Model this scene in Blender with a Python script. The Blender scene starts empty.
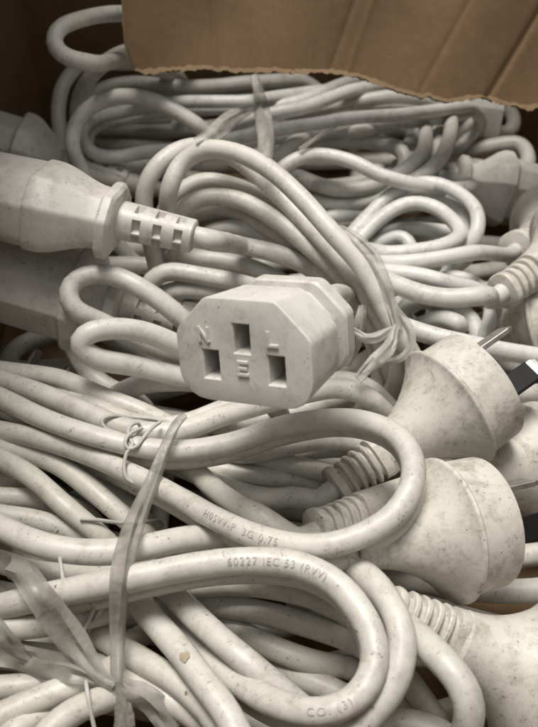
import bpy, bmesh, math, random
import numpy as np
from mathutils import Vector, Matrix
from mathutils.kdtree import KDTree

random.seed(7); np.random.seed(7)
SC = bpy.context.scene
COL = SC.collection
S = 0.001                       # everything below is thought out in millimetres
# ------------------------------------------------------------------ camera
F = 1000.0; CX, CY = 269.0, 363.5
TH = math.radians(46.4); HC = 220.0
RIGHT = Vector((1, 0, 0)); FWD = Vector((0, math.cos(TH), -math.sin(TH))); UP = Vector((0, math.sin(TH), math.cos(TH)))
CAM = Vector((0, 0, HC))
cd = bpy.data.cameras.new('camera'); cam = bpy.data.objects.new('camera', cd); COL.objects.link(cam)
cam.matrix_world = Matrix.Translation(CAM * S) @ Matrix((RIGHT, UP, -FWD)).transposed().to_4x4()
cd.sensor_fit = 'VERTICAL'; cd.angle = 2 * math.atan(363.5 / F)
cd.clip_start = 0.005; cd.clip_end = 20
cd.dof.use_dof = True; cd.dof.focus_distance = 0.262; cd.dof.aperture_fstop = 16
SC.camera = cam
# ------------------------------------------------------------------ light
SUN_EL, SUN_AZ = math.radians(80), math.radians(-35)      # azimuth measured from +Y (away from camera) towards +X
w = bpy.data.worlds.new('World'); SC.world = w; w.use_nodes = True
nt = w.node_tree; bg = nt.nodes['Background']
sky = nt.nodes.new('ShaderNodeTexSky'); sky.sky_type = 'NISHITA'; sky.sun_disc = False
sky.sun_elevation = SUN_EL; sky.sun_rotation = SUN_AZ; sky.dust_density = 4.0; sky.ozone_density = 0.6
hs = nt.nodes.new('ShaderNodeHueSaturation'); hs.inputs['Saturation'].default_value = 0.03   # overcast: nearly colourless sky
nt.links.new(sky.outputs[0], hs.inputs['Color']); nt.links.new(hs.outputs[0], bg.inputs['Color'])
bg.inputs['Strength'].default_value = 0.062
sd = bpy.data.lights.new('sun', 'SUN'); sun = bpy.data.objects.new('sun', sd); COL.objects.link(sun)
sd.energy = 1.5; sd.angle = math.radians(24); sd.color = (1.0, 0.95, 0.87)
sv = Vector((math.sin(SUN_AZ) * math.cos(SUN_EL), math.cos(SUN_AZ) * math.cos(SUN_EL), math.sin(SUN_EL)))
sun.rotation_euler = sv.to_track_quat('Z', 'Y').to_euler()
SC.view_settings.view_transform = 'Standard'; SC.view_settings.look = 'None'
SC.view_settings.exposure = 1.07; SC.view_settings.gamma = 1.0

# ------------------------------------------------------------------ helpers
def rayd(px, py):
    return FWD + RIGHT * ((px - CX) / F) - UP * ((py - CY) / F)
def P(px, py, h=0.0):
    d = rayd(px, py); return CAM + d * ((h - HC) / d.z)
def PD(px, py, D):
    return CAM + rayd(px, py) * D
def depth(p):
    return (p - CAM).dot(FWD)
def img_axis(ang, beta):
    """direction whose image heading is ang degrees (0 right, 90 up) and that leans beta degrees away from the viewer"""
    a, b = math.radians(ang), math.radians(beta)
    return (RIGHT * math.cos(a) + UP * math.sin(a)) * math.cos(b) + FWD * math.sin(b)
def frame(origin, z, xhint):
    z = z.normalized(); x = (xhint - z * xhint.dot(z)).normalized(); y = z.cross(x)
    m = Matrix((x, y, z)).transposed().to_4x4(); m.translation = origin; return m

def empty(name, loc, label, cat, group=None):
    o = bpy.data.objects.new(name, None); COL.objects.link(o); o.location = loc * S
    o.empty_display_size = 0.01
    o['label'] = label; o['category'] = cat
    if group: o['group'] = group
    return o
def tag(o, label, cat, group=None):
    o['label'] = label; o['category'] = cat
    if group: o['group'] = group
def org(parent):
    v = Vector((0, 0, 0)); p = parent
    while p: v = v + p.location; p = p.parent
    return v / S
def build(name, bm, mat, parent=None, loc=None, smooth=True, sharp=38, bevel=0):
    """links the bmesh (millimetres, world space) as one mesh object"""
    base = org(parent) if parent else (loc or Vector((0, 0, 0)))
    bmesh.ops.recalc_face_normals(bm, faces=bm.faces)
    for v in bm.verts: v.co = (v.co - base) * S
    me = bpy.data.meshes.new(name); bm.to_mesh(me); bm.free()
    if smooth:
        me.polygons.foreach_set('use_smooth', [True] * len(me.polygons))
        me.set_sharp_from_angle(angle=math.radians(sharp))
    me.materials.append(mat)
    o = bpy.data.objects.new(name, me); COL.objects.link(o)
    if parent: o.parent = parent
    else: o.location = base * S
    if bevel:
        b = o.modifiers.new('bevel', 'BEVEL'); b.width = bevel * S; b.segments = 3; b.limit_method = 'ANGLE'; b.angle_limit = math.radians(35)
        b.harden_normals = False
    return o
def loft(bm, rings, cap0=True, cap1=True):
    vs = [[bm.verts.new(p) for p in r] for r in rings]
    n = len(vs[0])
    for a, b in zip(vs[:-1], vs[1:]):
        for i in range(n):
            j = (i + 1) % n
            bm.faces.new((a[i], a[j], b[j], b[i]))
    if cap0: bm.faces.new(list(reversed(vs[0])))
    if cap1: bm.faces.new(vs[-1])
    return vs
def box_bm(bm, m, sx, sy, sz):
    """box spanning +-sx/2, +-sy/2, 0..sz in frame m"""
    r = lambda z: [m @ Vector((x * sx / 2, y * sy / 2, z)) for x, y in ((-1, -1), (1, -1), (1, 1), (-1, 1))]
    loft(bm, [r(0), r(sz)])

# ------------------------------------------------------------------ materials
def newmat(name):
    m = bpy.data.materials.new(name); m.use_nodes = True
    n = m.node_tree; return m, n, n.nodes['Principled BSDF']
def noise(n, vec, scale, detail=4, rough=.55, dist=0):
    t = n.nodes.new('ShaderNodeTexNoise'); t.inputs['Scale'].default_value = scale; t.inputs['Detail'].default_value = detail
    t.inputs['Roughness'].default_value = rough; t.inputs['Distortion'].default_value = dist
    n.links.new(vec, t.inputs['Vector']); return t.outputs['Fac']
def ramp(n, fac, p0, p1, c0=(0, 0, 0, 1), c1=(1, 1, 1, 1)):
    r = n.nodes.new('ShaderNodeValToRGB'); e = r.color_ramp.elements
    e[0].position, e[1].position = p0, p1; e[0].color, e[1].color = c0, c1
    n.links.new(fac, r.inputs['Fac']); return r.outputs['Color']
def mix(n, fac, a, b, blend='MIX'):
    m = n.nodes.new('ShaderNodeMix'); m.data_type = 'RGBA'; m.blend_type = blend
    for s, v in ((m.inputs[0], fac), (m.inputs[6], a), (m.inputs[7], b)):
        if isinstance(v, (int, float)): s.default_value = v
        elif isinstance(v, tuple): s.default_value = v
        else: n.links.new(v, s)
    return m.outputs[2]
def math_(n, op, a, b):
    m = n.nodes.new('ShaderNodeMath'); m.operation = op
    for s, v in ((m.inputs[0], a), (m.inputs[1], b)):
        if isinstance(v, (int, float)): s.default_value = v
        else: n.links.new(v, s)
    return m.outputs[0]
def bump(n, bsdf, h, strength, dist):
    b = n.nodes.new('ShaderNodeBump'); b.inputs['Strength'].default_value = strength; b.inputs['Distance'].default_value = dist
    n.links.new(h, b.inputs['Height']); n.links.new(b.outputs[0], bsdf.inputs['Normal'])

def plastic(name, base, grime, dirt=.5, speck=.5, rough=.5, seed=0.0):
    m, n, p = newmat(name)
    tc = n.nodes.new('ShaderNodeTexCoord'); mp = n.nodes.new('ShaderNodeMapping'); mp.inputs['Location'].default_value = (seed, seed * 1.7, seed * .6)
    n.links.new(tc.outputs['Object'], mp.inputs['Vector']); v = mp.outputs[0]
    big = noise(n, v, 55, 5, .6, .4)
    patch = noise(n, v, 120, 3, .6, .3)
    smudge = noise(n, v, 95, 8, .75, .5)
    mid = noise(n, v, 300, 7, .72, .15)
    fine = noise(n, v, 1100, 3, .6)
    nz = n.nodes.new('ShaderNodeTexNoise'); nz.inputs['Scale'].default_value = 900; n.links.new(v, nz.inputs['Vector'])
    va = n.nodes.new('ShaderNodeVectorMath'); va.operation = 'MULTIPLY_ADD'; va.inputs[1].default_value = (.0022,) * 3
    n.links.new(nz.outputs['Color'], va.inputs[0]); n.links.new(v, va.inputs[2]); vd = va.outputs[0]
    vor = n.nodes.new('ShaderNodeTexVoronoi'); vor.inputs['Scale'].default_value = 900; n.links.new(vd, vor.inputs['Vector'])
    vor2 = n.nodes.new('ShaderNodeTexVoronoi'); vor2.inputs['Scale'].default_value = 240; n.links.new(vd, vor2.inputs['Vector'])
    c = mix(n, ramp(n, big, .38, .72), base, tuple(x * .86 for x in base[:3]) + (1,))
    smear = math_(n, 'MULTIPLY', ramp(n, mid, .44, .72), ramp(n, big, .32, .60))
    c = mix(n, math_(n, 'MULTIPLY', smear, dirt), c, grime)
    c = mix(n, math_(n, 'MULTIPLY', ramp(n, smudge, .53, .66), dirt * 1.15), c, (.27, .235, .185, 1))
    # fine pepper of dust, only in patches
    pep = math_(n, 'MULTIPLY', ramp(n, vor.outputs['Distance'], .12, .34, (1, 1, 1, 1), (0, 0, 0, 1)), math_(n, 'MULTIPLY', ramp(n, mid, .47, .60), ramp(n, patch, .40, .58)))
    c = mix(n, math_(n, 'MULTIPLY', pep, speck), c, (.10, .085, .065, 1))
    pep2 = math_(n, 'MULTIPLY', ramp(n, vor2.outputs['Distance'], .03, .13, (1, 1, 1, 1), (0, 0, 0, 1)), ramp(n, mid, .52, .58))
    c = mix(n, math_(n, 'MULTIPLY', pep2, speck), c, (.07, .055, .04, 1))
    n.links.new(c, p.inputs['Base Color'])
    rr = n.nodes.new('ShaderNodeMapRange'); rr.inputs['To Min'].default_value = rough - .08; rr.inputs['To Max'].default_value = rough + .2
    n.links.new(mid, rr.inputs['Value']); n.links.new(rr.outputs[0], p.inputs['Roughness'])
    p.inputs['Specular IOR Level'].default_value = .5
    bump(n, p, math_(n, 'ADD', math_(n, 'MULTIPLY', fine, .5), mid), .35, .00012)
    return m
GR = (.19, .16, .12, 1)
M = {}
for i in range(6):
    k = [(.61, .59, .54), (.58, .565, .52), (.62, .615, .59), (.58, .56, .50), (.61, .595, .555), (.56, .545, .495)][i]
    M['cable%d' % i] = plastic('white_pvc_%d' % i, k + (1,), GR, .36, .9, .38, i * .37)
M['plug'] = plastic('moulded_plug_white', (.61, .585, .525, 1), GR, .62, 1.0, .45, 3.1)
M['conn'] = plastic('moulded_connector_white', (.61, .59, .545, 1), GR, .36, .85, .40, 4.7)
M['string'] = plastic('string_white', (.52, .51, .47, 1), GR, .3, .1, .6, 2.2)
def simple(name, col, rough, metal=0, spec=.5):
    m, n, p = newmat(name)
    tc = n.nodes.new('ShaderNodeTexCoord'); f = noise(n, tc.outputs['Object'], 400, 4)
    c = mix(n, ramp(n, f, .35, .7), tuple(col) + (1,), tuple(x * .7 for x in col) + (1,))
    n.links.new(c, p.inputs['Base Color']); p.inputs['Roughness'].default_value = rough; p.inputs['Metallic'].default_value = metal
    p.inputs['Specular IOR Level'].default_value = spec
    return m
M['steel'] = simple('pin_steel', (.80, .79, .77), .46, 1)
M['sleeve'] = simple('black_sleeve', (.012, .012, .012), .6, 0, .2)
M['ink'] = simple('faded_ink', (.49, .465, .415), .6)
def film(name, col, alpha, rough=.27):
    m, n, p = newmat(name)
    tc = n.nodes.new('ShaderNodeTexCoord'); f = noise(n, tc.outputs['Object'], 240, 5, .6, .8); g = noise(n, tc.outputs['Object'], 900, 3)
    c = mix(n, ramp(n, f, .35, .7), tuple(col) + (1,), tuple(x * .62 for x in col) + (1,))
    n.links.new(c, p.inputs['Base Color']); p.inputs['Roughness'].default_value = rough
    a = n.nodes.new('ShaderNodeMapRange'); a.inputs['To Min'].default_value = alpha - .2; a.inputs['To Max'].default_value = alpha + .22
    n.links.new(f, a.inputs['Value']); n.links.new(a.outputs[0], p.inputs['Alpha'])
    bump(n, p, math_(n, 'ADD', f, math_(n, 'MULTIPLY', g, .5)), .6, .0006)
    return m
M['film'] = film('clear_plastic_tie', (.62, .60, .55), .46)
M['film2'] = film('dusty_plastic_tie', (.46, .435, .39), .50, .32)
def cardboard(name, col):
    m, n, p = newmat(name)
    tc = n.nodes.new('ShaderNodeTexCoord'); v = tc.outputs['Object']
    f = noise(n, v, 28, 6, .6, .3); g = noise(n, v, 320, 5, .65)
    mp = n.nodes.new('ShaderNodeMapping'); mp.inputs['Scale'].default_value = (260, 30, 30); n.links.new(v, mp.inputs['Vector'])
    fib = noise(n, mp.outputs[0], 3, 4)
    wv = n.nodes.new('ShaderNodeTexWave'); wv.inputs['Scale'].default_value = 42; wv.inputs['Distortion'].default_value = .6; n.links.new(v, wv.inputs['Vector'])
    c = mix(n, ramp(n, f, .32, .7), tuple(col) + (1,), tuple(x * .74 for x in col) + (1,))
    c = mix(n, math_(n, 'MULTIPLY', ramp(n, g, .45, .75), .35), c, tuple(x * 1.25 for x in col) + (1,))
    c = mix(n, math_(n, 'MULTIPLY', ramp(n, fib, .5, .8), .25), c, tuple(x * .6 for x in col) + (1,))
    n.links.new(c, p.inputs['Base Color']); p.inputs['Roughness'].default_value = .85; p.inputs['Specular IOR Level'].default_value = .2
    bump(n, p, math_(n, 'ADD', math_(n, 'MULTIPLY', wv.outputs['Fac'], .4), g), .35, .0004)
    return m
M['card'] = cardboard('brown_cardboard', (.20, .128, .071))
M['cardtorn'] = cardboard('torn_cardboard_core', (.27, .185, .11))

# ------------------------------------------------------------------ the box
X0, X1, Y0, Y1, ZF, ZT = -106.0, 128.0, 30.0, 412.0, -62.0, 70.0
def slab(a, b):
    bm = bmesh.new(); c = (Vector(a) + Vector(b)) / 2; d = Vector(b) - Vector(a)
    bmesh.ops.create_cube(bm, size=1.0, matrix=Matrix.Translation(c) @ Matrix.Diagonal((d.x, d.y, d.z, 1)))
    return bm
bx = empty('cardboard_box', Vector((10, 220, ZF - 4)), 'brown cardboard box holding the heap of cords, its lid flap torn', 'box')
build('bottom_panel', slab((X0 - 4, Y0 - 4, ZF - 4), (X1 + 4, Y1 + 4, ZF)), M['card'], bx, smooth=False)
build('side_panel', slab((X0 - 4, Y0, ZF + .3), (X0, Y1, 150)), M['card'], bx, smooth=False)
build('side_panel', slab((X1, Y0, ZF + .3), (X1 + 4, Y1, ZT + 60)), M['card'], bx, smooth=False)
build('back_panel', slab((X0 - 4, Y1 + .3, ZF + .3), (X1 + 4, Y1 + 4, ZT + 130)), M['card'], bx, smooth=False)
build('front_panel', slab((X0 - 4, Y0 - 4, ZF + .3), (X1 + 4, Y0 - .3, 105)), M['card'], bx, smooth=False)
gb = slab((-1500, -1500, ZF - 8), (1500, 1500, ZF - 5))
g = build('ground', gb, simple('grey_ground', (.22, .2, .18), .9), None, smooth=False); g['kind'] = 'structure'

shade_bm = bmesh.new()  # added flap, out of view, keeps light off the left and back corner
loft(shade_bm, [[Vector((X0 - 2, y, 150.4)), Vector((-122 + y * .17, y, 162)), Vector((-122 + y * .17, y, 166)), Vector((X0 - 2, y, 154.4))] for y in (Y0 + 6, 130, 250, Y1 - 6)])
shade_flap = build('lid_flap', shade_bm, M['card'], bx, smooth=False); shade_flap['label'] = 'unseen side flap added to shade the left of the heap'
def make_flap():
    """torn lid flap: a sheet hanging over the far end of the box"""
    low = [(134, 69), (141, 73), (150, 71), (175, 70), (200, 69.5), (230, 71), (268, 72), (300, 71), (330, 72), (348, 74), (365, 78), (382, 85), (400, 92),
           (415, 96), (430, 97), (440, 101), (452, 101), (465, 98), (480, 97), (495, 100), (510, 104), (522, 107), (545, 109), (580, 112), (620, 114)]
    px = np.arange(134, 620, 1.6)
    yl = np.interp(px, [a for a, b in low], [b for a, b in low])
    rng = np.random.RandomState(3)
    jit = np.convolve(rng.randn(len(px)), np.ones(3) / 3, 'same') * 1.0 + np.convolve(rng.randn(len(px)), np.ones(9) / 9, 'same') * 1.3
    yl = yl + jit
    rows = 64
    def depthf(x, y):
        d = 350 - .10 * (110 - y) + .02 * (x - 134)
        d += 1.3 * math.sin(x * .035 + y * .02)
        for cx_, k, a in ((215, .05, .7), (334, -.35, .5), (352, -.35, -.35), (437, -.55, .45), (510, -.6, 1.2)):   # creases
            q = abs(x - (cx_ + k * (y - 60)));  d += a * math.exp(-(q / 3.2) ** 1.4)
        return d
    bm = bmesh.new(); grid = []
    for r in range(rows + 1):
        t = r / rows; row = []
        for i, x in enumerate(px):
            y = yl[i] + (-90 - yl[i]) * t
            edge = 134 - 14 * min(1, t * 2.2) - 3 * math.sin(t * 9)
            xx = edge + (x - 134) * (620 - edge) / (620 - 134)
            row.append(PD(xx, y, depthf(xx, y)))
        grid.append(row)
    nrm = (FWD * .97 + UP * .1)
    def sheet(off, shrink):
        return [[bm.verts.new(p + nrm * off) for p in row] for row in grid]
    A = sheet(0, 0); B = sheet(3.2, 0)
    for G, fl in ((A, False), (B, True)):
        for r in range(rows):
            for i in range(len(px) - 1):
                q = (G[r][i], G[r][i + 1], G[r + 1][i + 1], G[r + 1][i]); bm.faces.new(q[::-1] if fl else q)
    o = build('lid_flap', bm, M['card'], bx, sharp=60)
    # torn fluted edge: paper liners with the wavy core between
    bm = bmesh.new()
    def strip(seq0, seq1):
        a = [bm.verts.new(p) for p in seq0]; b = [bm.verts.new(p) for p in seq1]
        for i in range(len(a) - 1): bm.faces.new((a[i], a[i + 1], b[i + 1], b[i]))
    lo = grid[0]; rng = np.random.RandomState(9)
    lw_ = np.clip(np.convolve(rng.randn(len(lo) + 8), np.ones(9) / 3, 'valid'), -.2, 2) * .55
    fr = [p - UP * (0.1 + max(0, lw_[i]) + .25 * rng.rand()) - nrm * .25 for i, p in enumerate(lo)]
    strip([p + UP * 1.2 - nrm * .35 for p in lo], fr); strip(fr, [p + nrm * .5 for p in lo])
    strip([p + nrm * (1.6 + 1.2 * math.sin(i * 1.3)) + UP * 2 for i, p in enumerate(lo)], [p + nrm * (1.6 + 1.2 * math.sin(i * 1.3)) - UP * .3 for i, p in enumerate(lo)])
    sd_ = [row[0] for row in grid]
    strip([p - nrm * .3 + RIGHT * .6 for p in sd_], [p - RIGHT * (.3 + .5 * rng.rand()) + nrm * .3 for p in sd_])
    strip([p - RIGHT * .2 + nrm * (1 + rng.rand()) for p in sd_], [p - RIGHT * .2 + nrm * 3.2 for p in sd_])
    build('torn_edge', bm, M['cardtorn'], o, sharp=50)
make_flap()

# ------------------------------------------------------------------ moulded ends
OBST = []        # (point, radius, cord id): what the cables have to keep clear of
def radial(bm, m, prof, n=40, expo=2.0, carve=None, cap0=True, cap1=True):
    """prof: (z, rx, ry) rings around the frame's z axis; expo >2 squares the section; carve(z, angle) -> factor"""
    rings = []
    for z, rx, ry in prof:
        r = []
        for i in range(n):
            a = 2 * math.pi * i / n; c, s = math.cos(a), math.sin(a)
            k = (abs(c) ** expo + abs(s) ** expo) ** (-1 / expo)
            f = carve(z, a) if carve else 1
            r.append(m @ Vector((rx * k * c * f, ry * k * s * f, z)))
        rings.append(r)
    loft(bm, rings, cap0, cap1)
def groove_prof(L, r0, r1, ribs, flange, gd=1.5, flat=.82):
    """profile from the cable end (z=0) to the body (z=L)"""
    p = []
    def rr(z): return r0 + (r1 - r0) * z / L
    def add(z, r): p.append((z, r, r * flat))
    fr = r0 * flange; fw = 2.8
    for a in range(6):
        t = a / 5 * math.pi; add(fw / 2 - fw / 2 * math.cos(t), fr - .9 + .9 * math.sin(t))
    z = fw + .15; step = (L - fw - 4) / ribs
    for i in range(ribs):
        add(z, rr(z) - gd); add(z + step * .42, rr(z) - gd)
        add(z + step * .46, rr(z) - .35); add(z + step * .58, rr(z)); add(z + step * .84, rr(z)); add(z + step * .96, rr(z) - .35)
        z += step
    add(z + .1, rr(z) - gd); add(z + step * .4, rr(z) - gd); add(z + step * .45, rr(z)); add(L, rr(L))
    return p

def connector(parent, cid, m, s=1.0, letters=True, label=None, bl=17, gl=22, step=2.1, kn=.58, kf=.72, ft=4.2, soft=1.0, tap=.25, rl=24):
    """IEC style socket; frame m: origin at the face centre, +z out of the face, +y towards the earth slot. Returns cable anchor."""
    W, Hh, ch = 15.0 * s, 10.7 * s, 7.2 * s
    def outline(k=1.0, grow=0.0, z=0.0, round_=0):
        w_, h_, c_ = W * k + grow, Hh * k + grow, ch * k
        pts = []
        def arc(cx_, cy_, r, a0, a1, n):
            for i in range(n + 1):
                a = math.radians(a0 + (a1 - a0) * i / n); pts.append(Vector((cx_ + r * math.cos(a), cy_ + r * math.sin(a), z)))
        rb = 3.6 * s * k * soft
        arc(-w_ + rb, -h_ + rb, rb, 180, 270, 5)
        arc(w_ - rb, -h_ + rb, rb, 270, 360, 5)
        # right shoulder, chamfer, top
        rs = 1.6 * s * soft
        for (cx_, cy_, a0, a1) in ((w_ - rs, h_ - c_ - rs * .4, 0, 45), (w_ - c_ - rs * .4, h_ - rs, 45, 90), (-w_ + c_ + rs * .4, h_ - rs, 90, 135), (-w_ + rs, h_ - c_ - rs * .4, 135, 180)):
            arc(cx_, cy_, rs, a0, a1, 3)
        return pts
    tr = lambda pts: [m @ p for p in pts]
    bm = bmesh.new()
    bl = bl * s; gl = gl * s
    rings = [outline(1, -.55, -.02), outline(1, -.16, -.16), outline(1, 0, -.55), outline(1.0, tap, -bl)]
    rings += [outline(1.0, tap + .05, -bl - .2), outline(1.0, step * .7, -bl - .5), outline(1.0, step, -bl - 1.4), outline(1.0, step, -bl - 3.5)]
    for i in range(1, 9):
        t = i / 8; e = t * t * (3 - 2 * t)
        rings.append(outline(1.0 - (1 - kn) * e, step * (1 - e), -bl - 3.5 - (gl - 3.5) * t))
    zf = -bl - gl
    rings += [outline(kn + .02, 0, zf - .3), outline(kf - .02, .3, zf - .7), outline(kf, .5, zf - 1.4), outline(kf, .5, zf - ft), outline(kf - .06, .2, zf - ft - 1), outline(kf - .2, 0, zf - ft - 1.4)]
    vs = loft(bm, [tr(r) for r in rings], cap0=False, cap1=True)
    # the face with its three slots
    outer = vs[0]; edges = []
    ed = lambda a, b: bm.edges.get((a, b)) or bm.edges.new((a, b))
    for i in range(len(outer)): edges.append(ed(outer[i], outer[(i + 1) % len(outer)]))
    for (sx, sy) in ((-7.3 * s, -3.0 * s), (0, 2.8 * s), (7.3 * s, -3.0 * s)):
        hw, hh = 1.75 * s, 2.85 * s
        rect = lambda g, z: [m @ Vector((sx + a * (hw + g), sy + b * (hh + g), z)) for a, b in ((-1, -1), (1, -1), (1, 1), (-1, 1))]
        l0 = [bm.verts.new(p) for p in rect(.38, -.02)]; l1 = [bm.verts.new(p) for p in rect(0, -.55)]; l2 = [bm.verts.new(p) for p in rect(-.1, -15 * s)]
        for i in range(4):
            j = (i + 1) % 4; edges.append(ed(l0[i], l0[j]))
            bm.faces.new((l0[j], l0[i], l1[i], l1[j])); bm.faces.new((l1[j], l1[i], l2[i], l2[j]))
        bm.faces.new(l2)
    bmesh.ops.triangle_fill(bm, edges=edges, use_beauty=True)
    # finger ridges moulded across the grip
    for i in range(8 if gl > 12 * s else 0):
        z = -bl - 6.5 * s - i * 1.5 * s; t = (-z - bl - 3.5) / (gl - 3.5); e = t * t * (3 - 2 * t)
        k_ = 1.0 - (1 - kn) * e; g_ = step * (1 - e)
        cx_, cy_ = W * k_ + g_ - (ch * k_ + g_) / 2 , Hh * k_ + g_ - (ch * k_ + g_) / 2
        box_bm(bm, m @ Matrix.Translation((cx_ - .9 * s, cy_ - .9 * s, z)) @ Matrix.Rotation(math.radians(-45), 4, 'Z') @ Matrix.Translation((0, .75 * s, 0)), 7.0 * s * k_, 1.3 * s, .7 * s)
    o = build('connector', bm, M['conn'], parent, sharp=32, bevel=0)
    if label: o['label'] = label
    if letters:
        lw, lh, lt = 1.9 * s, 2.5 * s, .58 * s
        strokes = {'N': [((0, 0), (0, 1)), ((0, 1), (1, 0)), ((1, 0), (1, 1))], 'E': [((0, 0), (0, 1)), ((0, 1), (1, 1)), ((0, .5), (.85, .5)), ((0, 0), (1, 0))], 'L': [((0, 0), (0, 1)), ((0, 0), (1, 0))]}
        for ch_, x, y in (('N', -9.3, 1.9), ('E', -.9, -4.4), ('L', 6.0, 2.0)):
            b2 = bmesh.new()
            for q, ((ax, ay), (bx_, by_)) in enumerate(strokes[ch_]):
                A_ = Vector((x * s + ax * lw, y * s + ay * lh, 0)); B_ = Vector((x * s + bx_ * lw, y * s + by_ * lh, 0)); dv = (B_ - A_).normalized(); nv = Vector((-dv.y, dv.x, 0)) * lt / 2
                A_ = A_ - dv * lt / 2; B_ = B_ + dv * lt / 2; zt = .5 + q * .012
                loft(b2, [[m @ (p + Vector((0, 0, z))) for p in (A_ + nv * k_, B_ + nv * k_, B_ - nv * k_, A_ - nv * k_)] for z, k_ in ((-.1, 1.25), (zt - .1, 1.1), (zt, .8))])
            build('raised_letter', b2, M['conn'], o, smooth=False)
    # strain relief sleeve with windows
    L = rl * s; zb = zf - ft - 1.2
    mr = m @ Matrix.Translation((0, 0, zb - L))
    zs = []
    nsl = 3 if rl > 20 else 1; pit = 6.6 * s
    wins = [(3.0 * s + k * pit, 3.0 * s + k * pit + 2.5 * s) for k in range(nsl)]
    prof = []
    brk = sorted(set([0, .35, L - .2, L] + [v for a, b in wins for v in (a - .12, a, b, b + .12)] + [L * i / 14 for i in range(15)]))
    for z in brk:
        r = 5.3 * s + 1.0 * s * z / L; r -= .5 if z == 0 else 0
        prof.append((z, r, r * .92))
    def carve(z, a):
        for k, (p, q) in enumerate(wins):
            if p - .01 <= z <= q + .01:
                for c0 in (0.25, 1.35, 2.45, 3.4, 4.5, 5.6):
                    d = abs((a - c0 - .0 * k + math.pi) % (2 * math.pi) - math.pi)
                    if d < .34: return .68
        return 1
    bm = bmesh.new(); radial(bm, mr, prof, n=72, expo=2.6, carve=carve)
    build('strain_relief', bm, M['conn'], o, sharp=30)
    a = m @ Vector((0, 0, zb - L + 1.5)); d = (m.to_3x3() @ Vector((0, 0, -1))).normalized()
    for z in np.arange(-3, zf, -4):
        t = min(1, max(0, (-z - bl) / gl)); R = 12.5 * s * (1 - .38 * t)
        for x in (-5 * s, 0, 5 * s): OBST.append((m @ Vector((x * (1 - .5 * t), 0, z)), R * .88, cid))
    for z in np.arange(zf, zb - L + 2, -3): OBST.append((m @ Vector((0, 0, z)), 6 * s, cid))
    return a, d

def plug(parent, cid, m, s=1.0, neck=6.0, relief=19.0, ribs=4, rr=(5.6, 6.6), flat=.82, pins=((-7.5, 3.5, 30, 8.5), (7.5, 3.5, -30, 8.5), (0, -8, 0, 0)), label=None, pin_roll=0.0, flare=1.0, flange=1.12):
    """round moulded mains plug; frame m: origin at the rim centre, +z towards the pins. Returns cable anchor."""
    R = 18.6 * s; Lc = 21 * s * flare; Ls = 12 * s
    prof = [(-Lc - neck, rr[1], rr[1] * flat), (-Lc - neck * .3, rr[1] * 1.0, rr[1] * (flat + .08))]
    for i in range(0, 15):
        t = i / 14; r = rr[1] + .3 + (R - .5 - rr[1] - .3) * (.22 * t + .78 * t ** 2.2); prof.append((-Lc + Lc * t, r, r * (flat + .1 + (.9 - flat) * min(1, t * 1.6))))
    for dz, dr in ((.25, .12), (.5, .45), (.85, .68), (1.25, .72), (1.6, .5), (1.8, .1), (1.9, -.5)):
        prof.append((dz, R + dr, R + dr))
    zz = prof[-1][0]
    prof += [(zz + .1, R - .8, R - .8), (zz + .6, R - .8, R - .8), (zz + Ls * .5, R - 1.0, R - 1.0), (zz + Ls - .7, R - 1.2, R - 1.2), (zz + Ls - .2, R - 1.4, R - 1.4), (zz + Ls, R - 1.8, R - 1.8), (zz + Ls + .05, R - 4, R - 4)]
    bm = bmesh.new(); radial(bm, m, prof, n=72)
    o = build('plug', bm, M['plug'], parent, sharp=32)
    if label: o['label'] = label
    ze = zz + Ls
    L = relief
    mr = m @ Matrix.Translation((0, 0, -Lc - neck - L + .3))
    bm = bmesh.new(); radial(bm, mr, groove_prof(L, rr[0], rr[1], ribs, flange, flat=flat), n=48, expo=2.7)
    build('strain_relief', bm, M['plug'], o, sharp=34)
    if pins:
        for k, (x, y, ang, slv) in enumerate(pins):
            pm = m @ Matrix.Rotation(pin_roll, 4, 'Z') @ Matrix.Translation((x * s, y * s, ze - .5)) @ Matrix.Rotation(math.radians(ang), 4, 'Z')
            bm = bmesh.new()
            prof_ = [(0, 1.6, 6.3), (15.5, 1.6, 6.3), (17.2, 1.0, 5.0)]
            loft(bm, [[pm @ Vector((a * t / 2 * s, b * w_ / 2 * s, z * s)) for a, b in ((-1, -1), (1, -1), (1, 1), (-1, 1))] for z, t, w_ in prof_])
            pn = build('pin', bm, M['steel'], o, smooth=False, bevel=.25)
            if slv:
                bm = bmesh.new(); box_bm(bm, pm, 2.0 * s, 6.8 * s, slv * s); build('insulating_sleeve', bm, M['sleeve'], o, smooth=False, bevel=.3)
    a = mr @ Vector((0, 0, 1.2)); d = (m.to_3x3() @ Vector((0, 0, -1))).normalized()
    for z in np.arange(ze - 3, -Lc - neck - L, -3.5):
        t = min(1, max(0, (z + Lc) / Lc)); r = rr[1] + (R - rr[1]) * (.35 * t + .65 * t ** 2.3)
        if r > 10:
            for k in range(8):
                q = 2 * math.pi * k / 8; OBST.append((m @ Vector(((r - 5) * math.cos(q), (r - 5) * math.sin(q), z)), 5, cid))
        else: OBST.append((m @ Vector((0, 0, z)), r * .95, cid))
    return a, d

# ------------------------------------------------------------------ cords
GROUP = 'white power cords heaped in the box'
CORDS = []
def cord(label, loc, r, mat):
    e = empty('power_cord', P(*loc), label, 'power cord', GROUP)
    c = dict(e=e, r=r, mat=mat, id=len(CORDS), strands=[]); CORDS.append(c); return c

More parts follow.
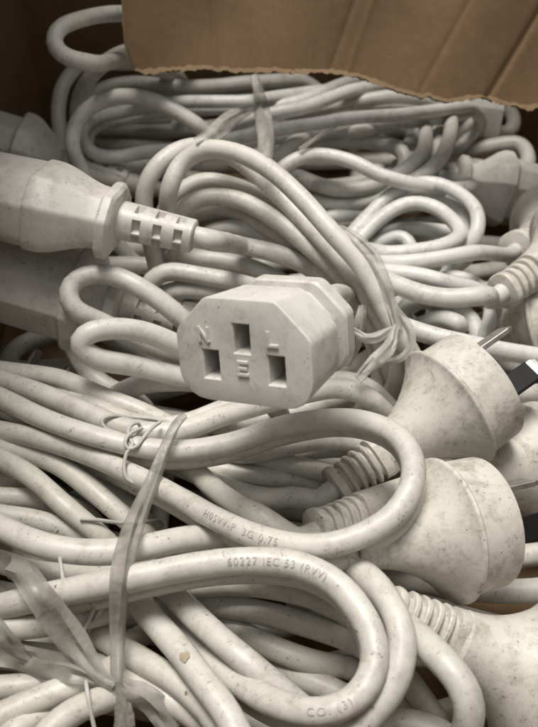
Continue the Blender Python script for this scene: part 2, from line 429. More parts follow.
c_back = cord('white cord at the back, its coils tied with clear plastic under the torn flap', (320, 120, -20), 2.65, 'cable2')
c_loop = cord('white cord whose open coil stands up at the back left, behind the other coils', (150, 110, -20), 2.95, 'cable1')
c_corner = cord('dim white cord in the dark back left corner of the box', (70, 60, -20), 2.95, 'cable5')
c_mid = cord('white cord with the upright three slot socket lettered N E L', (320, 300, -20), 3.05, 'cable0')
c_right = cord('thin white cord curling at the right behind the tied coils, plug turned away', (430, 230, -30), 2.65, 'cable2')
c_side = cord('white cord with its socket lying sideways at the upper left, slotted sleeve to the right', (180, 235, -20), 3.05, 'cable4')
c_low = cord('white cord with the shaded socket lying under the other one, small coils beside it', (110, 330, -20), 3.1, 'cable4')
c_top = cord('white cord with the wide loop in front of the plugs, plug pins pointing up right', (200, 450, -20), 3.0, 'cable0')
c_under = cord('white cord running under the wide loop, ribbed sleeve end inside the loop', (150, 490, -20), 2.95, 'cable3')
c_front = cord('white cord with the double coil at the bottom and the lowest plug', (250, 620, -20), 3.25, 'cable0')
c_deep = cord('greyish white cord beneath the bottom coil, fanning out from the front left tie', (200, 680, -20), 3.1, 'cable3')
c_plug = cord('white cord with the bell shaped plug just above the lowest plug, its pins facing right', (440, 545, -20), 3.5, 'cable5')
c_wall = cord('white cord running straight to the right edge behind the upper bell plug', (480, 350, -25), 2.95, 'cable2')

c_bed = cord('white cord buried under the front coils, showing only in the dark gaps', (200, 560, -40), 3.5, 'cable5')
c_bed2 = cord('white cord buried under the far coils, showing only in the dark gaps', (250, 220, -40), 3.4, 'cable5')

# ---- moulded ends and where their cables start
A0 = connector(c_mid['e'], c_mid['id'], frame(PD(242, 353, 222), -img_axis(33, 56), img_axis(4, 0)), 1.15, bl=13.5, gl=5, step=-3.0, kn=.72, kf=.88, ft=5, soft=1.7, tap=-1.0, rl=9)
B0 = connector(c_side['e'], c_side['id'], frame(PD(-14, 190, 300), img_axis(167, 4), img_axis(-77, -58)), .95, letters=False, kn=.74, kf=.86, step=.9, ft=3.6, soft=1.4)
C0 = connector(c_low['e'], c_low['id'], frame(PD(-22, 263, 318), img_axis(164, 4), img_axis(-80, -35)), .95, letters=False, bl=34, gl=12)
C1 = plug(c_low['e'], c_low['id'], frame(PD(20, 424, 335), img_axis(62, 4), img_axis(152, 0)), .8, neck=1, relief=12, pins=((-7, 5, 20, 0), (7, 5, -20, 0), (0, -7, 0, 0)))
J0 = connector(c_back['e'], c_back['id'], frame(PD(540, 200, 415), img_axis(-12, 6), img_axis(70, -35)), .82, letters=False)
J1 = connector(c_loop['e'], c_loop['id'], frame(PD(502, 118, 445), img_axis(-10, -8), img_axis(70, -35)), .85, letters=False)
K0 = connector(c_corner['e'], c_corner['id'], frame(PD(-22, 134, 372), img_axis(164, -8), img_axis(-70, -50)), .82, letters=False)
D0 = plug(c_top['e'], c_top['id'], frame(PD(446, 410, 288), img_axis(33, 15), img_axis(123, 0)), 1.0, neck=3, relief=17, pins=((9.3, 0, 8, 5), (-4.5, 4.5, 62, 14), (-6, -9, 0, 0)))
E0 = plug(c_plug['e'], c_plug['id'], frame(PD(441, 532, 250), img_axis(9, 21), img_axis(99, 0)), .96, neck=0.5, relief=7, ribs=1, rr=(4.0, 4.8), pins=((7.6, 0, 4, 3), (-3.5, 4, 84, 15.5), (-7, -9, 0, 0)))
F0 = plug(c_front['e'], c_front['id'], frame(PD(537, 676, 246), img_axis(-27, 12), img_axis(63, 0)), 1.12, neck=1, relief=19, pin_roll=.2, rr=(5.6, 7.2), flange=1.0)
G0 = plug(c_under['e'], c_under['id'], frame(PD(516, 462, 306), img_axis(12, 36), img_axis(102, 0)), .95, neck=43, relief=18, pin_roll=.2)
I0 = plug(c_right['e'], c_right['id'], frame(PD(552, 230, 392), img_axis(28, 46), img_axis(118, 0)), .95, neck=1, relief=12, ribs=2, rr=(6.4, 6.4), flat=.97)
I1 = plug(c_side['e'], c_side['id'], frame(PD(570, 246, 345), img_axis(32, 30), img_axis(122, 0)), .9, neck=2, relief=17, ribs=3, flat=.95)
W0 = plug(c_wall['e'], c_wall['id'], frame(PD(534, 322, 345), img_axis(10, -25), img_axis(100, 0)), .8, neck=1, relief=11, ribs=3, pins=())

def bed(c, y0, y1, z, ph):
    pts = []; y = y0; sgn = 1; k = 0
    while y < y1:
        for x in (-88, -50, -10, 30, 70, 108)[::sgn]:
            pts.append(Vector((x, y + 5 * math.sin(x * .05 + ph + k), z + 3 * math.sin(x * .09 + k * 2 + ph))))
        y += 13; sgn = -sgn; k += 1
    c['strands'].append((pts, False, False)); c['bed'] = True
def st(c, *pts, a0=None, a1=None):
    """one visible run of a cord: (image x, image y, height) points, optionally starting / ending in a moulded end"""
    out = []; h = 0
    for p in pts:
        if len(p) == 3: h = p[2]
        out.append(P(p[0], p[1], h))
    if a0: out = [a0[0], a0[0] + a0[1] * 7] + out
    if a1: out = out + [a1[0] + a1[1] * 7, a1[0]]
    c['strands'].append((out, bool(a0), bool(a1)))

bed(c_bed, 62, 225, -32, 0.3)
bed(c_bed2, 226, 402, -30, 1.9)
# back
st(c_back, (472, 186, -12), (440, 189, -4), (408, 183, 2), (378, 174, 5), (358, 164, 6), (340, 158, 6), (320, 155, 6), (297, 159, 6), (281, 170, 4), (270, 185, -4), a0=J0)
st(c_back, (468, 107, -2), (425, 112, 4), (391, 115, 6), (358, 117, 8), (314, 124, 8), (274, 130, 8), (230, 139, 6), (190, 148, 2), (150, 153, 0), (117, 158, 0), (94, 155, 2), (84, 144, 5), (82, 130, 4), (92, 119, 2), (112, 114, 0), (140, 108, 0), (180, 102, 2), (220, 102, 4), (250, 102, 4), (280, 97, 2), (314, 92, 0), (350, 87, -4))
st(c_back, (240, 122, 0), (270, 115, 5), (304, 108, 6), (330, 98, 5), (360, 88, 2), (391, 84, -2), (420, 86, -8))
st(c_back, (330, 217, -16), (360, 214, -16), (395, 206, -18))
st(c_loop, (468, 125, -10), (450, 135, -14), (430, 150, -18), a0=J1)
st(c_loop, (87, 186, -2), (78, 164, 6), (71, 147, 13), (74, 126, 18), (90, 107, 22), (117, 97, 25), (150, 100, 25), (180, 114, 22), (200, 127, 18), (218, 141, 10), (240, 156, 0), (262, 163, -6), (280, 155, -2), (297, 141, 0), (330, 131, 0), (358, 131, 0), (385, 126, -3), (410, 118, -7), (424, 122, -6), (427, 136, -2), (425, 149, -1), (414, 163, -2), (395, 175, -5), (370, 186, -8), (345, 189, -8), (322, 185, -8), (297, 174, -8))
st(c_loop, (300, 112, -8), (358, 102, -4), (391, 96, -2), (425, 99, -5), (444, 105, -8), (451, 120, -5), (449, 140, -2), (439, 160, -2), (422, 175, -4), (398, 187, -8), (375, 198, -12), (350, 204, -13), (330, 203, -14), (305, 198, -15))
st(c_loop, (285, 152, -9), (315, 144, -8), (345, 141, -8), (385, 144, -8), (402, 151, -8), (407, 163, -10), (398, 178, -14))
st(c_loop, (300, 80, -8), (247, 83, -5), (214, 86, -5), (180, 86, -3), (134, 82, -2), (102, 89, -2), (85, 106, -4), (78, 128, -8))
st(c_corner, (66, 165, 0), (60, 140, 4), (57, 112, 10), (62, 84, 16), (80, 62, 22), a0=K0)
st(c_corner, (150, 18, 46), (120, 13, 50), (84, 18, 52), (58, 29, 52), (52, 42, 50), (62, 55, 46), (90, 62, 42), (120, 60, 28), (150, 66, 12), (180, 78, -6))
st(c_corner, (78, 112, 12), (82, 92, 20), (94, 72, 28), (115, 56, 30), (145, 48, 24), (190, 50, 8))
# middle
st(c_mid, (352, 300, 4), (372, 318, -6), (390, 345, -12), a0=A0)
st(c_mid, (412, 352, 4), (396, 330, 11), (380, 301, 17), (360, 266, 24), (330, 232, 30), (297, 196, 34), (264, 167, 36), (230, 151, 36), (202, 150, 34), (182, 163, 30), (171, 185, 26), (168, 212, 16), (174, 238, 4))
st(c_mid, (150, 235, 2), (146, 212, 12), (145, 194, 18), (151, 175, 24), (167, 156, 28), (190, 146, 28), (215, 148, 26), (240, 161, 22), (265, 181, 18), (300, 215, 13), (330, 246, 12), (358, 280, 12), (376, 308, 8), (390, 330, 2))
st(c_mid, (160, 222, -2), (172, 198, 7), (200, 181, 11), (230, 184, 11), (264, 200, 9), (290, 219, 7), (318, 245, 5), (345, 272, 3), (370, 300, 0))
st(c_mid, (168, 232, -4), (182, 210, 5), (203, 198, 9), (237, 200, 10), (274, 218, 10), (310, 246, 8), (335, 268, 7), (358, 296, 5), (375, 325, 0))
# right
st(c_right, (470, 254, 3), (430, 261, 4), (400, 264, 4), (380, 264, 2), (355, 262, -6), a0=I0)
st(c_right, (325, 262, -12), (345, 243, -8), (358, 228, -6), (378, 205, -3), (405, 186, 0), (435, 182, 0), (462, 194, 0), (477, 214, 0), (475, 236, -3), (462, 252, -8))
st(c_right, (335, 266, -12), (358, 239, -8), (385, 215, -4), (408, 204, -2), (432, 206, -2), (455, 222, -2), (461, 235, -1), (442, 246, 0), (415, 251, 0), (391, 254, 0), (365, 250, -6))
st(c_right, (375, 236, -14), (405, 229, -12), (435, 230, -12), (465, 232, -14))
st(c_right, (365, 252, -13), (382, 241, -10), (398, 236, -10), (410, 240, -10), (414, 252, -12))
st(c_right, (360, 268, -4), (385, 271, 2), (418, 274, 3), (448, 282, 2), (482, 292, -5), (500, 312, -12))
st(c_right, (450, 275, -10), (475, 283, -10), (489, 303, -10), (491, 320, -10), (484, 338, -12))
# sideways socket
st(c_side, (244, 246, 4), (272, 252, 3), (300, 262, 1), (325, 277, -4), (350, 295, -12), a0=B0)
st(c_side, (190, 246, -8), (208, 233, -2), (240, 228, 0), (274, 238, -1), (307, 258, -4), (335, 280, -10))
st(c_side, (175, 252, -10), (193, 257, -7), (230, 262, -6), (267, 274, -8), (300, 290, -14))
st(c_side, (146, 292, -6), (151, 279, -2), (166, 271, 0), (200, 275, 0), (237, 282, 0), (260, 289, -3), (285, 302, -10))
st(c_side, (150, 300, -10), (170, 291, -7), (205, 290, -6), (240, 298, -8), (262, 310, -12))
st(c_side, (340, 262, -8), (365, 270, 4), (391, 281, 7), (425, 294, 8), (458, 298, 8), (488, 295, 8), a1=I1)
# lower socket and its coils
st(c_low, (185, 325, -8), (210, 335, -14), a0=C0)
st(c_low, (200, 338, 6), (177, 315, 14), (144, 291, 20), (110, 276, 22), (84, 276, 22), (66, 291, 20), (71, 309, 17), (97, 322, 12), (130, 338, 6), (165, 352, 0), (200, 362, -6))
st(c_low, (200, 357, 6), (177, 345, 12), (140, 331, 18), (107, 329, 20), (84, 335, 20), (77, 347, 17), (94, 358, 13), (134, 365, 7), (177, 374, 1), (210, 382, -4))
st(c_low, (62, 316, -2), (68, 336, -1), (79, 357, -2), (91, 375, -3), (107, 388, -5), (132, 397, -9))
st(c_low, (103, 404, -9), (117, 394, -4), (140, 384, -2), (180, 381, -4), (220, 386, -8), (260, 395, -10))
st(c_low, (120, 415, -20), (80, 440, -30), (40, 465, -34), (5, 480, -36), a1=C1)
# more runs packed underneath and between
def again(c, k, dx, dy, dh):
    q = [P(CX + F * ((p - CAM).dot(RIGHT) / depth(p)) + dx, CY - F * ((p - CAM).dot(UP) / depth(p)) + dy, p.z + dh) for p in c['strands'][k][0]]
    c['strands'].append((q[::-1], False, False))
again(c_back, 1, 6, 7, -7); again(c_back, 2, -4, -7, -6); again(c_loop, 4, 8, 12, -6); again(c_loop, 2, -14, 9, -8)
again(c_mid, 3, 6, 9, -7); again(c_mid, 4, -4, 11, -8); again(c_right, 1, -9, 9, -7); again(c_right, 5, 4, 9, -7); again(c_side, 1, 4, 9, -7); again(c_side, 3, 6, 12, -9)
# wide loop
st(c_top, (298, 497, -4), (272, 500, -8), (240, 494, -10), (205, 478, -9), (170, 462, -8), (130, 452, -8), (80, 428, -6), (20, 410, -6), (-20, 398, -6), a0=D0)
st(c_top, (-22, 366, -4), (10, 371, -2), (60, 379, 0), (100, 396, 0), (150, 416, -1), (178, 431, -4), (210, 448, -6), (247, 455, -3), (297, 445, 0), (337, 441, 0), (368, 447, -5))
st(c_top, (-20, 372, 0), (0, 380, 1), (40, 393, 3), (90, 413, 4), (125, 428, 4), (165, 434, 4), (190, 429, 4), (220, 417, 4), (264, 404, 2), (314, 391, 2), (342, 387, 2), (366, 394, 0), (388, 414, -8))
st(c_top, (-20, 390, 4), (0, 398, 5), (40, 418, 6), (90, 436, 8), (140, 448, 8), (180, 451, 8), (230, 444, 10), (280, 428, 14), (330, 420, 20), (365, 422, 24), (395, 434, 26), (412, 457, 27), (413, 484, 27), (397, 513, 25), (365, 534, 22), (325, 545, 20), (290, 543, 18), (250, 533, 16), (210, 515, 12), (180, 498, 8), (150, 482, 6), (125, 471, 5), (90, 455, 3), (40, 439, 2), (0, 431, 0), (-22, 426, 0))
again(c_top, 1, 4, 6, -7); again(c_top, 2, 2, -7, -6); again(c_top, 3, 0, 8, -8)
# under it
st(c_under, (262, 517, 9), (240, 507, 5), (215, 490, 0), (190, 467, -3), (165, 455, -6), (130, 442, -10), a0=G0)
st(c_under, (-20, 443, -3), (0, 448, -3), (50, 460, -3), (88, 485, -4), (107, 501, -5), (124, 516, -7), (150, 538, -12))
st(c_under, (-20, 448, -3), (0, 459, -2), (30, 475, -1), (65, 505, -2), (95, 530, -6), (118, 552, -12))
st(c_under, (-20, 478, -8), (0, 478, -8), (25, 479, -9), (55, 490, -13))
st(c_under, (-20, 494, -7), (0, 496, -7), (50, 499, -9), (85, 512, -14))
st(c_under, (-20, 510, -6), (0, 515, -6), (40, 521, -6), (80, 534, -9), (115, 548, -14))
st(c_under, (190, 448, -10), (230, 456, -7), (264, 461, -6), (314, 470, -7), (345, 478, -12))
st(c_under, (185, 457, -9), (200, 464, -8), (240, 473, -8), (307, 483, -10), (335, 492, -14))
# front coil
st(c_front, (362, 574, -20), (330, 566, -24), a0=F0)
st(c_front, (-20, 518, 6), (0, 528, 8), (33, 543, 10), (67, 551, 11), (110, 552, 11), (147, 547, 10), (180, 541, 8), (213, 538, 5), (250, 537, 2), (290, 538, 2), (325, 547, 6), (352, 564, 11), (383, 593, 16), (402, 636, 17), (396, 681, 14), (370, 716, 9), (335, 750, 4))
st(c_front, (250, 760, 3), (232, 720, 6), (200, 677, 6), (180, 651, 5), (154, 622, 3), (133, 597, 0), (110, 576, -8))
st(c_front, (-22, 612, 8), (0, 607, 10), (50, 596, 14), (114, 583, 18), (180, 568, 20), (240, 561, 21), (300, 566, 21), (335, 583, 20), (358, 610, 19), (373, 642, 18), (371, 675, 16), (352, 702, 14), (320, 714, 12), (283, 708, 8), (247, 690, 4), (215, 663, 0), (188, 630, -5), (160, 592, -10))
st(c_front, (148, 566, -6), (170, 590, 0), (213, 633, 6), (250, 664, 8), (288, 696, 4), (318, 722, -3))
again(c_under, 1, 4, -9, -6); again(c_under, 2, 3, 9, -7); again(c_under, 4, 3, 8, -7)
again(c_front, 3, 2, 9, -9)
# deep front
st(c_deep, (160, 590, -3), (190, 585, -1), (247, 583, -1), (314, 597, -3), (347, 614, -5), (380, 642, -10))
st(c_deep, (400, 672, -14), (357, 642, -10), (314, 626, -9), (264, 613, -8), (200, 602, -8), (172, 600, -10))
st(c_deep, (190, 606, -12), (223, 622, -12), (264, 645, -12), (314, 664, -13), (360, 671, -16), (395, 690, -20))
st(c_deep, (365, 705, -18), (330, 687, -16), (280, 668, -16), (240, 638, -17), (215, 615, -20))
st(c_deep, (230, 760, 0), (215, 722, 1), (180, 684, 0), (150, 665, -1), (124, 649, -3), (95, 630, -6))
st(c_deep, (-20, 634, 2), (0, 630, 2), (50, 624, 3), (100, 613, 2), (135, 606, -2))
st(c_deep, (95, 664, -8), (124, 681, -5), (180, 708, -4), (215, 735, -5))
st(c_deep, (120, 665, -4), (94, 678, 0), (40, 698, 2), (0, 715, 2), (-20, 724, 2))
st(c_deep, (-20, 690, -4), (0, 688, -4), (27, 685, -4), (57, 681, -6), (88, 670, -10))
st(c_deep, (125, 688, -4), (107, 696, 0), (80, 706, 3), (54, 725, 4), (38, 745, 4))
st(c_deep, (0, 745, 0), (23, 725, 0), (67, 707, -3), (95, 690, -8))
st(c_deep, (-20, 556, -4), (0, 561, -4), (27, 570, -4), (60, 574, -6), (100, 575, -10))
st(c_deep, (-20, 650, -6), (0, 652, -6), (40, 655, -7), (80, 660, -11))
st(c_plug, (330, 560, 0), (310, 575, -10), a0=E0)
st(c_plug, (385, 606, -8), (413, 632, 8), (442, 658, 14), (462, 682, 14), (470, 705, 12), (466, 730, 6), (440, 752, -8))
st(c_plug, (470, 760, -14), (430, 728, -14), (400, 722, -14), (370, 730, -14))
st(c_wall, (460, 325, -10), (440, 318, -12), a0=W0)
st(c_wall, (385, 318, -5), (413, 330, 0), (448, 340, 0), (495, 350, -2), (538, 357, -4), (575, 362, -6))
st(c_wall, (420, 300, -14), (450, 306, -13), (470, 318, -13), (478, 340, -14))

def catmull(pts, step=2.0):
    pts = [pts[0] * 2 - pts[1]] + list(pts) + [pts[-1] * 2 - pts[-2]]
    out = []
    for i in range(1, len(pts) - 2):
        p0, p1, p2, p3 = pts[i - 1:i + 3]
        t0 = 0; t1 = max(1e-3, (p1 - p0).length) ** .5; t2 = t1 + max(1e-3, (p2 - p1).length) ** .5; t3 = t2 + max(1e-3, (p3 - p2).length) ** .5
        n = max(2, int((p2 - p1).length / step))
        for k in range(n):
            t = t1 + (t2 - t1) * k / n
            a1 = p0 * ((t1 - t) / (t1 - t0)) + p1 * ((t - t0) / (t1 - t0)); a2 = p1 * ((t2 - t) / (t2 - t1)) + p2 * ((t - t1) / (t2 - t1)); a3 = p2 * ((t3 - t) / (t3 - t2)) + p3 * ((t - t2) / (t3 - t2))
            b1 = a1 * ((t2 - t) / (t2 - t0)) + a2 * ((t - t0) / (t2 - t0)); b2 = a2 * ((t3 - t) / (t3 - t1)) + a3 * ((t - t1) / (t3 - t1))
            out.append(b1 * ((t2 - t) / (t2 - t1)) + b2 * ((t - t1) / (t2 - t1)))
    out.append(pts[-2]); return out
def link(p, tp, q, tq, sag=26):
    """hidden run from the end of one visible run down through the heap to the start of the next"""
    L = max(22, min(60, .55 * (q - p).length)); down = Vector((0, 0, -sag))
    c1 = p + tp * L + down * .7; c2 = q - tq * L + down * .7; out = []
    n = max(8, int(((c1 - p).length + (c2 - c1).length + (q - c2).length) / 3))
    for k in range(1, n):
        t = k / n; out.append(p * (1 - t) ** 3 + c1 * 3 * t * (1 - t) ** 2 + c2 * 3 * t * t * (1 - t) + q * t ** 3)
    return out

# ---- sample, then let the runs settle against each other along the line of sight so that none pass through another
pos, rad, cid, pid, arc, fix, hidden = [], [], [], [], [], [], []
PATHS = []
for c in CORDS:
    sm = []
    ss = c['strands']
    # a run that ends in a moulded end must come last
    ss = [s for s in ss if not s[2]] + [s for s in ss if s[2]]
    path = []; tagf = []
    for k, (pts, a0, a1) in enumerate(ss):
        q = catmull(pts)
        if path:
            tp = (path[-1] - path[-3]).normalized(); tq = (q[2] - q[0]).normalized()
            l = link(path[-1], tp, q[0], tq); path += l; tagf += [(0, 1)] * len(l)
        n = len(q)
        for i, p in enumerate(q):
            e = min((i * 2.0 if a0 else 99), ((n - 1 - i) * 2.0 if a1 else 99))
            path.append(p); tagf.append((min(1, max(0, (26 - e) / 18)), 0))
    c['range'] = (len(pos), len(pos) + len(path))
    s = 0
    for i, p in enumerate(path):
        if i: s += (p - path[i - 1]).length
        p = Vector((min(X1 - 4, max(X0 + 4, p.x)), min(Y1 - 4, max(Y0 + 4, p.y)), max(ZF + 4, p.z)))
        pos.append(p); rad.append(c['r']); cid.append(c['id']); arc.append(s); fix.append(tagf[i][0]); hidden.append(1 if c.get('bed') else tagf[i][1])
NC = len(pos)
for p, r, k in OBST:
    pos.append(p); rad.append(r); cid.append(-1 - k); arc.append(0); fix.append(1); hidden.append(0)
pos = np.array([tuple(p) for p in pos]); rad = np.array(rad); cid = np.array(cid); arc = np.array(arc); fix = np.array(fix, float); hidden = np.array(hidden)
cam3 = np.array(CAM); rays = pos - cam3; D = (rays @ np.array(FWD)); rays = rays / D[:, None]; Dst = D.copy()
mob = 1 - fix
def pairs():
    kd = KDTree(len(pos))
    for i, p in enumerate(pos): kd.insert(p, i)
    kd.balance(); a, b = [], []
    for i in range(NC):
        for co, j, d in kd.find_range(pos[i], 12.0 + rad[i]):
            if j <= i: continue
            if d > rad[i] + rad[j] + 2: continue
            if j < NC:
                if cid[i] == cid[j] and abs(arc[i] - arc[j]) < 16: continue
            elif cid[j] == -1 - cid[i] and fix[i] > 0: continue
            a.append(i); b.append(j)
    return np.array(a), np.array(b)
ker = np.exp(-.5 * (np.arange(-6, 7) / 2.6) ** 2); ker /= ker.sum()
for it in range(60):
    if it % 6 == 0: ia, ib = pairs()
    v = pos[ia] - pos[ib]; d = np.linalg.norm(v, axis=1); need = (rad[ia] + rad[ib]) * .99
    ov = np.clip(need - d, 0, 3)
    front = np.where(Dst[ia] < Dst[ib], -1.0, 1.0)
    # who lies in front by intent; hidden runs always give way downwards
    front = np.where((hidden[ia] == 1) & (hidden[ib] == 0), 1.0, front); front = np.where((hidden[ia] == 0) & (hidden[ib] == 1), -1.0, front)
    ma = mob[ia] * np.where(hidden[ia] == 1, 1.0, .5); mb = mob[ib] * np.where(hidden[ib] == 1, 1.0, .5)
    dd = np.zeros(len(pos)); cnt = np.zeros(len(pos))
    np.add.at(dd, ia, front * ov * ma); np.add.at(dd, ib, -front * ov * mb)
    np.add.at(cnt, ia, ov > 0); np.add.at(cnt, ib, ov > 0)
    dd = np.clip(dd / np.maximum(1, cnt ** .5), -1.5, 1.5)
    dev = D + dd - Dst
    for c in CORDS:
        a, b = c['range']; x = dev[a:b]
        xp = np.concatenate([np.repeat(x[0], 6), x, np.repeat(x[-1], 6)])
        dev[a:b] = np.convolve(xp, ker, 'valid') * (mob[a:b])
    dev[NC:] = 0
    D = Dst + dev
    pos = cam3 + rays * D[:, None]
    pos[:NC, 2] = np.maximum(pos[:NC, 2], ZF + 4)
pix = np.stack([CX + F * (rays @ np.array(RIGHT)), CY - F * (rays @ np.array(UP))], 1)

def frames(pts):
    """parallel-transport frames along a polyline"""
    n = len(pts); T = [(pts[min(n - 1, i + 1)] - pts[max(0, i - 1)]).normalized() for i in range(n)]
    ref = UP if abs(T[0].dot(UP)) < .9 else RIGHT
    N = [(ref - T[0] * ref.dot(T[0])).normalized()]
    for i in range(1, n):
        v = N[-1] - T[i] * N[-1].dot(T[i]); N.append(v.normalized() if v.length > 1e-6 else N[-1])
    return T, N
def tube_bm(bm, pts, r, n=14, rf=None):
    T, N = frames(pts); rings = []
    for i, p in enumerate(pts):
        B = T[i].cross(N[i]); q = r if rf is None else rf(i)
        rings.append([p + (N[i] * math.cos(2 * math.pi * k / n) + B * math.sin(2 * math.pi * k / n)) * q * (1 + .028 * math.cos(4 * math.pi * k / n + i * .021)) for k in range(n)])
    loft(bm, rings)
for c in CORDS:
    a, b = c['range']; pts = [Vector(p) for p in pos[a:b]]
    for _ in range(2):   # take out the last kinks
        q = list(pts)
        for i in range(1, len(pts) - 1):
            if fix[a + i] < 1: q[i] = pts[i] * .5 + (pts[i - 1] + pts[i + 1]) * .25
        pts = q
    rngw = np.random.RandomState(50 + c['id']); n_ = len(pts)
    wob = []
    for ax in range(3):
        z_ = rngw.randn(n_ + 40); k1 = np.exp(-.5 * (np.arange(-20, 21) / 5.5) ** 2); k1 /= np.sqrt((k1 ** 2).sum()); wob.append(np.convolve(z_, k1, 'valid')[:n_])
    wob = np.array(wob).T * .22
    pts = [p + Vector(wob[i]) * (1 - fix[a + i]) for i, p in enumerate(pts)]
    c['pts'] = pts
    bm = bmesh.new(); tube_bm(bm, pts, c['r'], 16, lambda i: c['r'] * (1 + .012 * math.sin(i * .23) + .01 * math.sin(i * .71)))
    c['cable'] = build('cable', bm, M[c['mat']], c['e'], sharp=80)

# ---- faint lettering printed along two of the cables
def cable_text(c, text, px, py, size, flip=False, near_front=True):
    a, b = c['range']; d = np.hypot(pix[a:b, 0] - px, pix[a:b, 1] - py) + (D[a:b] - D[a:b].min()) * .6
    i0 = int(np.argmin(d)); pts = c['pts']; r = c['r']
    cu = bpy.data.curves.new('t', 'FONT'); cu.body = text; cu.size = size; cu.align_x = 'CENTER'; cu.align_y = 'CENTER'; cu.space_character = 1.25
    to = bpy.data.objects.new('t', cu); me = to.to_mesh(); bm = bmesh.new(); bm.from_mesh(me); to.to_mesh_clear()
    bpy.data.objects.remove(to); bpy.data.curves.remove(cu)
    bmesh.ops.triangulate(bm, faces=bm.faces)
    bmesh.ops.subdivide_edges(bm, edges=[e for e in bm.edges if e.calc_length() > .5], cuts=2)
    s = [0.0]
    for i in range(1, len(pts)): s.append(s[-1] + (pts[i] - pts[i - 1]).length)
    for v in bm.verts:
        x, y = v.co.x, v.co.y
        if flip: x, y = -x, -y
        q = min(max(s[i0] + x, s[1]), s[-2]); i = int(np.searchsorted(s, q)) - 1; i = max(1, min(len(pts) - 3, i)); t = (q - s[i]) / max(1e-6, s[i + 1] - s[i])
        p = pts[i].lerp(pts[i + 1], t); T = (pts[i + 1] - pts[i - 1]).normalized().lerp((pts[i + 2] - pts[i]).normalized(), t).normalized()
        view = (CAM - p); side = (view - T * view.dot(T)).normalized(); up = side.cross(T) * 1.0
        ang = y / r
        v.co = p + (side * math.cos(ang) + up * math.sin(ang)) * (r * 1.045 + .05)
    build('printed_lettering', bm, M['ink'], c['cable'], sharp=80)

# ------------------------------------------------------------------ ties and strings draped on the heap
def drape(pts, clear, reach=16, smooth=5, step=1.6, follow=True):
    """image points -> 3-D points resting just in front of whatever cable passes underneath; a third number lifts a point (mm)"""
    v = [Vector((p[0], p[1], p[2] if len(p) > 2 else 0)) for p in pts]
    v = catmull(v, 5.0); dep = []
    for p in v:
        d = np.hypot(pix[:, 0] - p.x, pix[:, 1] - p.y); k = d < reach
        k[:NC] &= (hidden[:NC] == 0)
        dep.append((D[k] - rad[k] * np.sqrt(np.clip(1 - (d[k] / reach) ** 2, 0, 1))).min() if k.any() else np.nan)
    dep = np.array(dep); idx = np.arange(len(dep)); ok = ~np.isnan(dep); dep = np.interp(idx, idx[ok], dep[ok])
    m = np.array([dep[max(0, i - smooth):i + smooth + 1].min() for i in idx])
    kk = np.ones(2 * smooth + 1) / (2 * smooth + 1); m = np.convolve(np.pad(m, smooth, mode='edge'), kk, 'valid')
    m = np.minimum(m, dep)
    m = np.convolve(np.pad(m, 2, mode='edge'), np.ones(5) / 5, 'valid')
    return [PD(p.x, p.y, m[i] - clear - p.z) for i, p in enumerate(v)]
def ribbon(bm, pts, width, curl=.25, thick=.3, twist=0.0, seed=1, n=7):
    rng = np.random.RandomState(seed); N_ = len(pts); rings = []; ph = rng.rand(4) * 6
    for i, p in enumerate(pts):
        t = i / (N_ - 1); T = (pts[min(N_ - 1, i + 1)] - pts[max(0, i - 1)]).normalized()
        nv = (CAM - p).normalized(); nv = (nv - T * nv.dot(T)).normalized(); sv_ = T.cross(nv)
        w_ = width(t) if callable(width) else width
        tw = twist * t + .25 * math.sin(t * 7 + ph[0]); s2 = sv_ * math.cos(tw) + nv * math.sin(tw); n2 = nv * math.cos(tw) - sv_ * math.sin(tw)
        top, bot = [], []
        for k in range(n):
            u = k / (n - 1) * 2 - 1
            z = -curl * w_ * u * u + .10 * w_ * math.sin(u * 5 + ph[1] + t * 6) + .05 * w_ * math.sin(u * 9 + ph[2])
            q = p + s2 * (u * w_ / 2) + n2 * z; top.append(q + n2 * thick / 2); bot.append(q - n2 * thick / 2)
        rings.append(top + bot[::-1])
    loft(bm, rings)
taper = lambda w0, w1, w2: (lambda t: w0 + (w1 - w0) * min(1, t / .35) if t < .35 else w1 + (w2 - w1) * max(0, (t - .6) / .4))
def tie(label, mat, parts, group='plastic ties round the coils'):
    bm = bmesh.new()
    for k, (pts, wd, kw) in enumerate(parts):
        q = drape(pts, kw.pop('clear', 1.0), kw.pop('reach', 14), kw.pop('smooth', 5)); ribbon(bm, q, wd, seed=k + 3, **kw)
    c = sum((v.co for v in bm.verts), Vector()) / len(bm.verts)
    o = build('plastic_tie', bm, M[mat], None, loc=c, sharp=60); tag(o, label, 'plastic tie', group); return o
tie('long shiny grey plastic tie crossing the lower coils from top to bottom', 'film2',
    [([(185, 414, -3), (176, 424), (165, 446), (152, 478), (138, 512), (128, 545), (122, 580), (119, 615), (117, 650), (116, 684)], taper(2.2, 5.2, 2.6), dict(curl=.3)),
     ([(114, 686), (100, 676), (80, 652, 2), (60, 624, 5), (40, 596, 8), (22, 572, 10), (8, 566, 10)], taper(2.5, 7.0, 5.5), dict(curl=.12)),
     ([(114, 684), (95, 677), (70, 668, 2), (35, 662, 3), (-5, 655, 3)], taper(2.2, 6.5, 7), dict(curl=.15)),
     ([(-5, 622, 6), (8, 640, 5), (18, 652, 3), (30, 662, 2)], taper(3, 4, 2), dict(curl=.2)),
     ([(112, 680), (130, 690), (150, 702), (175, 730)], taper(2.2, 6, 6), dict(curl=.2)),
     ([(116, 682), (122, 700), (124, 728)], taper(2, 4, 5), dict(curl=.2))])
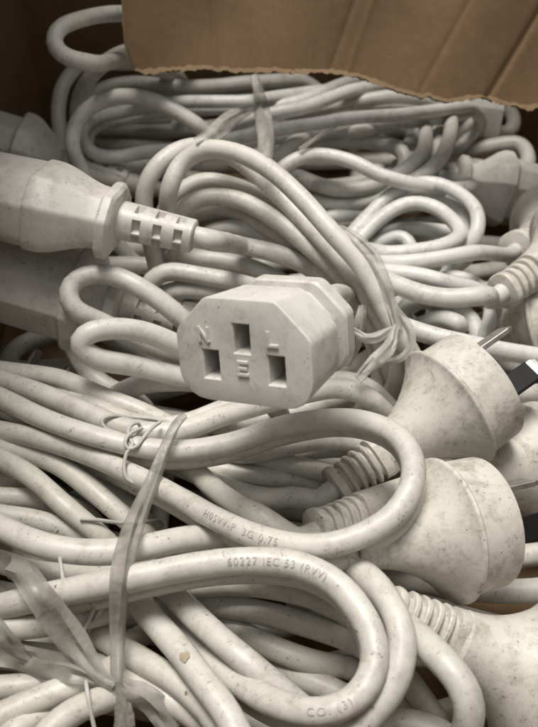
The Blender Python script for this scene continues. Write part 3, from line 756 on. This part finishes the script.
tie('clear plastic tie knotted round the middle coils, right of the upright socket', 'film',
    [([(338, 228, -4), (352, 238), (370, 258), (384, 284), (393, 310), (397, 330)], taper(3, 5.5, 3), dict(curl=.35)),
     ([(385, 288), (396, 308), (410, 328), (411, 345), (400, 358), (380, 362)], taper(1.5, 2.5, 2), dict(curl=.3)),
     ([(397, 325), (390, 345, 2), (376, 360, 3), (358, 380, 3)], taper(2, 4.5, 3), dict(curl=.2)),
     ([(362, 305), (360, 325, 3), (352, 350, 5), (346, 366, 5)], taper(2, 4.5, 3), dict(curl=.25)),
     ([(394, 328), (380, 336, 2), (366, 338, 3), (352, 330, 3)], taper(1.5, 3.2, 2), dict(curl=.25))])
tie('clear plastic tie round the coils at the back, just under the torn flap', 'film',
    [([(254, 74, -4), (257, 90), (260, 105), (265, 122), (267, 140), (264, 158)], taper(3, 6, 5), dict(curl=.3)),
     ([(258, 106), (246, 112), (228, 122), (208, 136), (196, 142)], taper(2, 6, 3), dict(curl=.25)),
     ([(340, 124), (322, 134, 1), (300, 150, 1)], 1.6, dict(curl=.2))])
def string(label, runs, r=.52):
    bm = bmesh.new()
    for pts, kw in runs:
        q = drape(pts, kw.get('clear', .7), 9, 2); tube_bm(bm, q, r, 8)
    c = sum((v.co for v in bm.verts), Vector()) / len(bm.verts)
    o = build('string_tie', bm, M['string'], None, loc=c, sharp=80); tag(o, label, 'string', 'white strings round the lower coils'); return o
string('white string knotted in a loop on the lower coils beside the long tie', [
    ([(172, 423, -1), (155, 419), (132, 417), (110, 416, 1), (102, 420, 1), (105, 428, 1), (118, 433), (132, 437), (140, 430, 1), (138, 423, 1.5), (130, 426, 1.5), (128, 436, .5), (133, 444), (127, 452), (124, 468), (127, 479), (136, 484, -1)], {}),
    ([(160, 422), (152, 428, 1), (143, 438, 1.2), (137, 446, .6), (128, 449, .5), (125, 441, 1), (131, 433, 1.4), (142, 428, .5)], {})])
string('short white string end hooked beside the long tie, above the front coil', [
    ([(80, 519), (98, 520), (112, 522), (126, 523), (150, 521), (160, 519, 1), (166, 524, 1), (163, 532, .5), (155, 534, -1)], {})])
string('thin white string hanging across the gap left of the long tie', [
    ([(59, 552, -5), (60, 560, -1), (62, 573), (64, 588), (65, 604, -1), (66, 612, -5)], {}), ([(97, 600, -5), (94, 608), (88, 622), (82, 636), (78, 646, -5)], {}), ([(106, 602, -5), (102, 609), (94, 620), (86, 636, -5)], {}),
    ([(85, 674, -5), (87, 690), (90, 708), (95, 732)], {}), ([(10, 642, -5), (22, 643), (38, 645), (56, 650, -5)], {})])

cable_text(c_top, 'H05VV-F  3G 0.75', 245, 531, 2.35, flip=True)
cable_text(c_front, '60227 IEC 53 (RVV)', 285, 565, 2.3)
cable_text(c_front, 'CO. (3)', 330, 712, 2.3, flip=True)

def stain(c, px, py, w_, h_):
    a, b = c['range']; d = np.hypot(pix[a:b, 0] - px, pix[a:b, 1] - py) + (D[a:b] - D[a:b].min()) * .6
    i = int(np.argmin(d)); p = c['pts'][i]; T = (c['pts'][i + 1] - c['pts'][i - 1]).normalized(); r = c['r']
    view = CAM - p; side = (view - T * view.dot(T)).normalized(); up = side.cross(T); bm = bmesh.new(); rings = []
    for f in (.02, .35, .7, 1.0):
        ring = []
        for k in range(20):
            q = 2 * math.pi * k / 20; k_ = f * (1 + .13 * math.sin(3 * q) + .08 * math.sin(5 * q + 1)); ang = h_ / 2 * math.sin(q) * k_ / r
            ring.append(p + T * (w_ / 2 * math.cos(q) * k_) + (side * math.cos(ang) + up * math.sin(ang)) * (r * 1.045 + .06))
        rings.append(ring)
    loft(bm, rings, True, False); build('brown_stain', bm, simple('stain_brown', (.40, .335, .235), .6), c['cable'], sharp=80)
stain(c_front, 199, 656, 2.6, 2.4)
